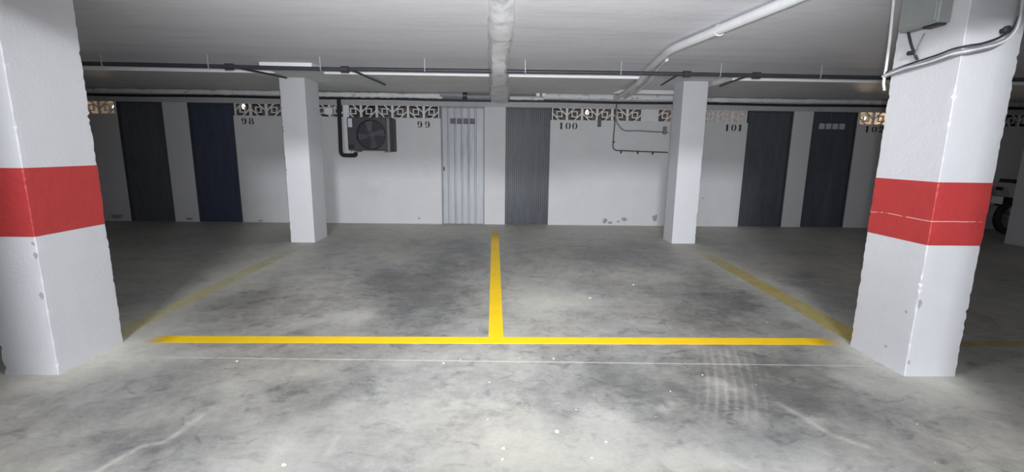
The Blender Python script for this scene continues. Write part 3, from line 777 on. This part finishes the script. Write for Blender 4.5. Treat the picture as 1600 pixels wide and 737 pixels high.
b=MB().bbox(1.625,1.68,WY-.035,WY+.011,1.70,1.88,.006).build('switch_box',M['ac_mid']); tag(b,'narrow dark box hanging below the lattice near number 100','switch box')
b=MB(); b.bbox(2.75,2.80,WY-.06,WY,1.59,1.72,.006); tag(b.build('switch_box',M['bracket']),'small brown-grey box behind the right mid pillar','switch box')

# ------------------------------------------------------------------ electrics on the right pillar
jx=2.412
j=empty('pillar_junction_box',(jx,2.77,2.0)); tag(j,'grey junction box high on the right red-banded pillar','junction box')
MB().bbox(jx-.075,jx+.002,2.635,2.895,2.005,CZ-.002,.008).build('box_body',M['jbox'],j)
MB().bbox(jx-.083,jx-.073,2.645,2.885,2.015,CZ-.01,.004).build('box_lid',M['jbox'],j)
MB().bbox(jx-.06,jx-.01,2.645,2.745,1.993,2.008,.004).build('gland_strip',M['cablek'],j)
MB().tube(bend([(jx-.04,2.86,2.01),(jx-.03,2.83,1.92),(jx-.012,2.795,1.84)],.03),.007,8).build('cable_tail',M['cablek'],j,True)
MB().tube(bend([(jx-.03,2.755,1.975),(jx-.03,2.79,1.90),(jx-.014,2.815,1.852)],.03),.005,8).build('cable_tail',M['cableg'],j,True)
MB().tube([(jx-.03,2.845,1.885),(jx-.028,2.80,1.883)],.013,8).build('cable_knot',M['cablek'],j,True)
def bundle(off,dz,wob,seed):
    r=random.Random(seed)
    base=[(jx-.012,3.02,1.775),(jx-.016,2.95,1.785),(jx-.018,2.85,1.795),(jx-.018,2.75,1.802),(jx-.020,2.65,1.81),(jx-.022,2.56,1.82),(jx+.01,2.512,1.83),(2.48,2.518,1.838),(2.55,2.516,1.858),(2.60,2.512,1.885),(2.636,2.512,1.925),(2.648,2.514,2.0),(2.645,2.52,2.10),(2.64,2.525,2.236)]
    out=[]
    for k,p in enumerate(base):
        s=1 if k<6 else 0
        out.append((p[0]-(off if s else 0)+r.uniform(-wob,wob)*.3,p[1]-(0 if s else off)+r.uniform(-wob,wob)*.3,p[2]+dz+r.uniform(-wob,wob)))
    return bend(out,.03,4)
for off,dz,wob,sd,mt_,rr,lb in ((.002,.0,.003,1,'cableg',.008,'lowest thick grey cable of the bundle strung round the right pillar'),
                          (.010,.016,.005,2,'cableg',.006,'thin grey cable in the bundle strung round the right pillar'),
                          (.004,.030,.007,3,'cablek',.005,'black cable in the bundle strung round the right pillar'),
                          (.014,.005,.004,4,'cablew',.006,'outermost white cable of the bundle round the right pillar')):
    tag(MB().tube(bundle(off,dz,wob,sd),rr,8).build('pillar_cable',M[mt_],None,True),lb,'cable','cables round the right pillar')
tag(MB().tube(bend([(2.385,3.02,CZ),(2.392,3.012,2.0),(2.395,3.012,1.84),(2.395,3.015,1.74),(2.42,3.03,1.70)],.03),.008,8).build('drop_cable',M['cablew'],None,True),'white cable dropping down the back edge of the right pillar','cable')
kn=MB().lathe([(.012,.0),(.014,-.02),(.020,-.022),(.020,-.034),(.010,-.040)],(2.600,2.538,1.94),'y',14).build('cable_hook',M['cablek'],None,True); tag(kn,'round black cable hook on the front of the right pillar','hook')

# ------------------------------------------------------------------ bare bulbs in the store rooms
def bulb(x,y,z,power,label,r=.032):
    b=empty('light_bulb',(x,y,z)); tag(b,label,'light bulb','lit bulbs in the store rooms')
    MB().lathe([(.012,.055),(.016,.04),(r*.8,.02),(r,0),(r*.8,-r*.62),(r*.35,-r*.95)],(x,y,z),'z',16).build('glass',M['bulb'],b,True)
    MB().lathe([(.010,.10),(.017,.095),(.017,.052),(.013,.05)],(x,y,z),'z',14).build('socket',M['socket'],b,True)
    MB().tube([(x,y,z+.1),(x,y,CZ)],.003,6).build('flex',M['socket'],b,True)
    ld=bpy.data.lights.new('bulb_light','POINT'); ld.energy=power; ld.color=(1,.72,.46); ld.shadow_soft_size=.05
    lo=bpy.data.objects.new('bulb_light',ld); COL.objects.link(lo); lo.location=(x,y,z-.09)
bulb(-7.35,9.3,1.98,60,'lit bulb behind the lattice left of the charcoal door')
bulb(-4.60,8.68,1.985,1.5,'lit bulb behind the lattice beside the navy door')
bulb(1.52,8.62,1.965,.6,'lit bulb behind the lattice above the wall cables')
bulb(3.22,8.9,1.97,40,'lit bulb behind the lattice beside the right mid pillar')
bulb(6.95,9.1,1.98,110,'brightest lit bulb, behind the lattice beside the large right pillar')

# ------------------------------------------------------------------ motorcycle at the far right
mo=empty('motorcycle',(9.1,7.55,0)); tag(mo,'parked motorcycle half hidden behind the pillar at the right edge','motorcycle')
my=7.55
for wx_ in (8.50,9.78):
    MB().ring((wx_,my,.29),'y',.235,.055,32,10).build('tyre',M['tyre'],mo,True)
    b=MB().ring((wx_,my,.29),'y',.185,.014,28,6)
    for k in range(5):
        q=k*2*math.pi/5; b.tube([(wx_+.03*math.cos(q),my,.29+.03*math.sin(q)),(wx_+.18*math.cos(q),my,.29+.18*math.sin(q))],.011,6)
    b.lathe([(.045,-.06),(.05,-.05),(.05,.05),(.045,.06)],(wx_,my,.29),'y',16)
    b.build('wheel_rim',M['rim'],mo,True)
MB().prism([(8.22,.80),(8.30,.64),(8.62,.56),(8.95,.55),(9.0,.74),(8.55,.80),(8.26,.87)],'y',my-.11,my+.11).build('tail_fairing',M['moto'],mo)
MB().prism([(8.30,.87),(8.55,.81),(9.0,.745),(9.22,.78),(9.18,.83),(8.8,.83),(8.5,.90),(8.32,.93)],'y',my-.12,my+.12).build('seat',M['motod'],mo)
MB().prism([(9.1,.66),(9.2,.84),(9.35,.98),(9.55,.96),(9.62,.80),(9.45,.68)],'y',my-.14,my+.14).build('fuel_tank',M['moto'],mo)
MB().prism([(8.85,.30),(8.95,.52),(9.1,.66),(9.42,.66),(9.45,.40),(9.3,.24),(9.0,.22)],'y',my-.13,my+.13).build('engine',M['motod'],mo)
MB().prism([(8.24,.50),(8.36,.62),(8.60,.64),(8.78,.52),(8.74,.49),(8.58,.595),(8.38,.575),(8.27,.48)],'y',my-.07,my+.07).build('rear_mudguard',M['motod'],mo)
MB().prism([(9.52,.50),(9.66,.61),(9.86,.62),(10.03,.50),(10.0,.48),(9.85,.585),(9.68,.575),(9.55,.48)],'y',my-.07,my+.07).build('front_mudguard',M['moto'],mo)
for s in (-1,1):
    MB().tube([(9.78,my+s*.09,.29),(9.55,my+s*.09,.95)],.022,10).build('fork',M['rim'],mo,True)
    MB().tube([(8.50,my+s*.09,.29),(9.0,my+s*.10,.36)],.022,8).build('swing_arm',M['motod'],mo,True)
MB().tube([(9.42,my-.36,1.03),(9.50,my-.20,1.05),(9.54,my,.98),(9.50,my+.20,1.05),(9.42,my+.36,1.03)],.013,8).build('handlebar',M['motod'],mo,True)
MB().tube([(9.35,my-.15,.30),(8.95,my-.17,.28),(8.62,my-.18,.36),(8.28,my-.18,.45)],.04,12,rad=[.022,.026,.045,.045]).build('exhaust',M['rim'],mo,True)
MB().lathe([(.03,-.06),(.085,-.03),(.09,.02),(.085,.035)],(9.68,my,.90),'x',18).build('headlamp',M['rim'],mo,True)
MB().tube([(8.86,my-.12,.26),(8.80,my-.30,.012)],.011,8).build('side_stand',M['motod'],mo,True)
MB().bbox(8.19,8.225,my-.05,my+.05,.74,.80,.006).build('tail_lamp',M['motod'],mo)
MB().bbox(8.20,8.215,my-.09,my+.09,.52,.64,.003).build('number_plate_back',M['wbox'],mo)
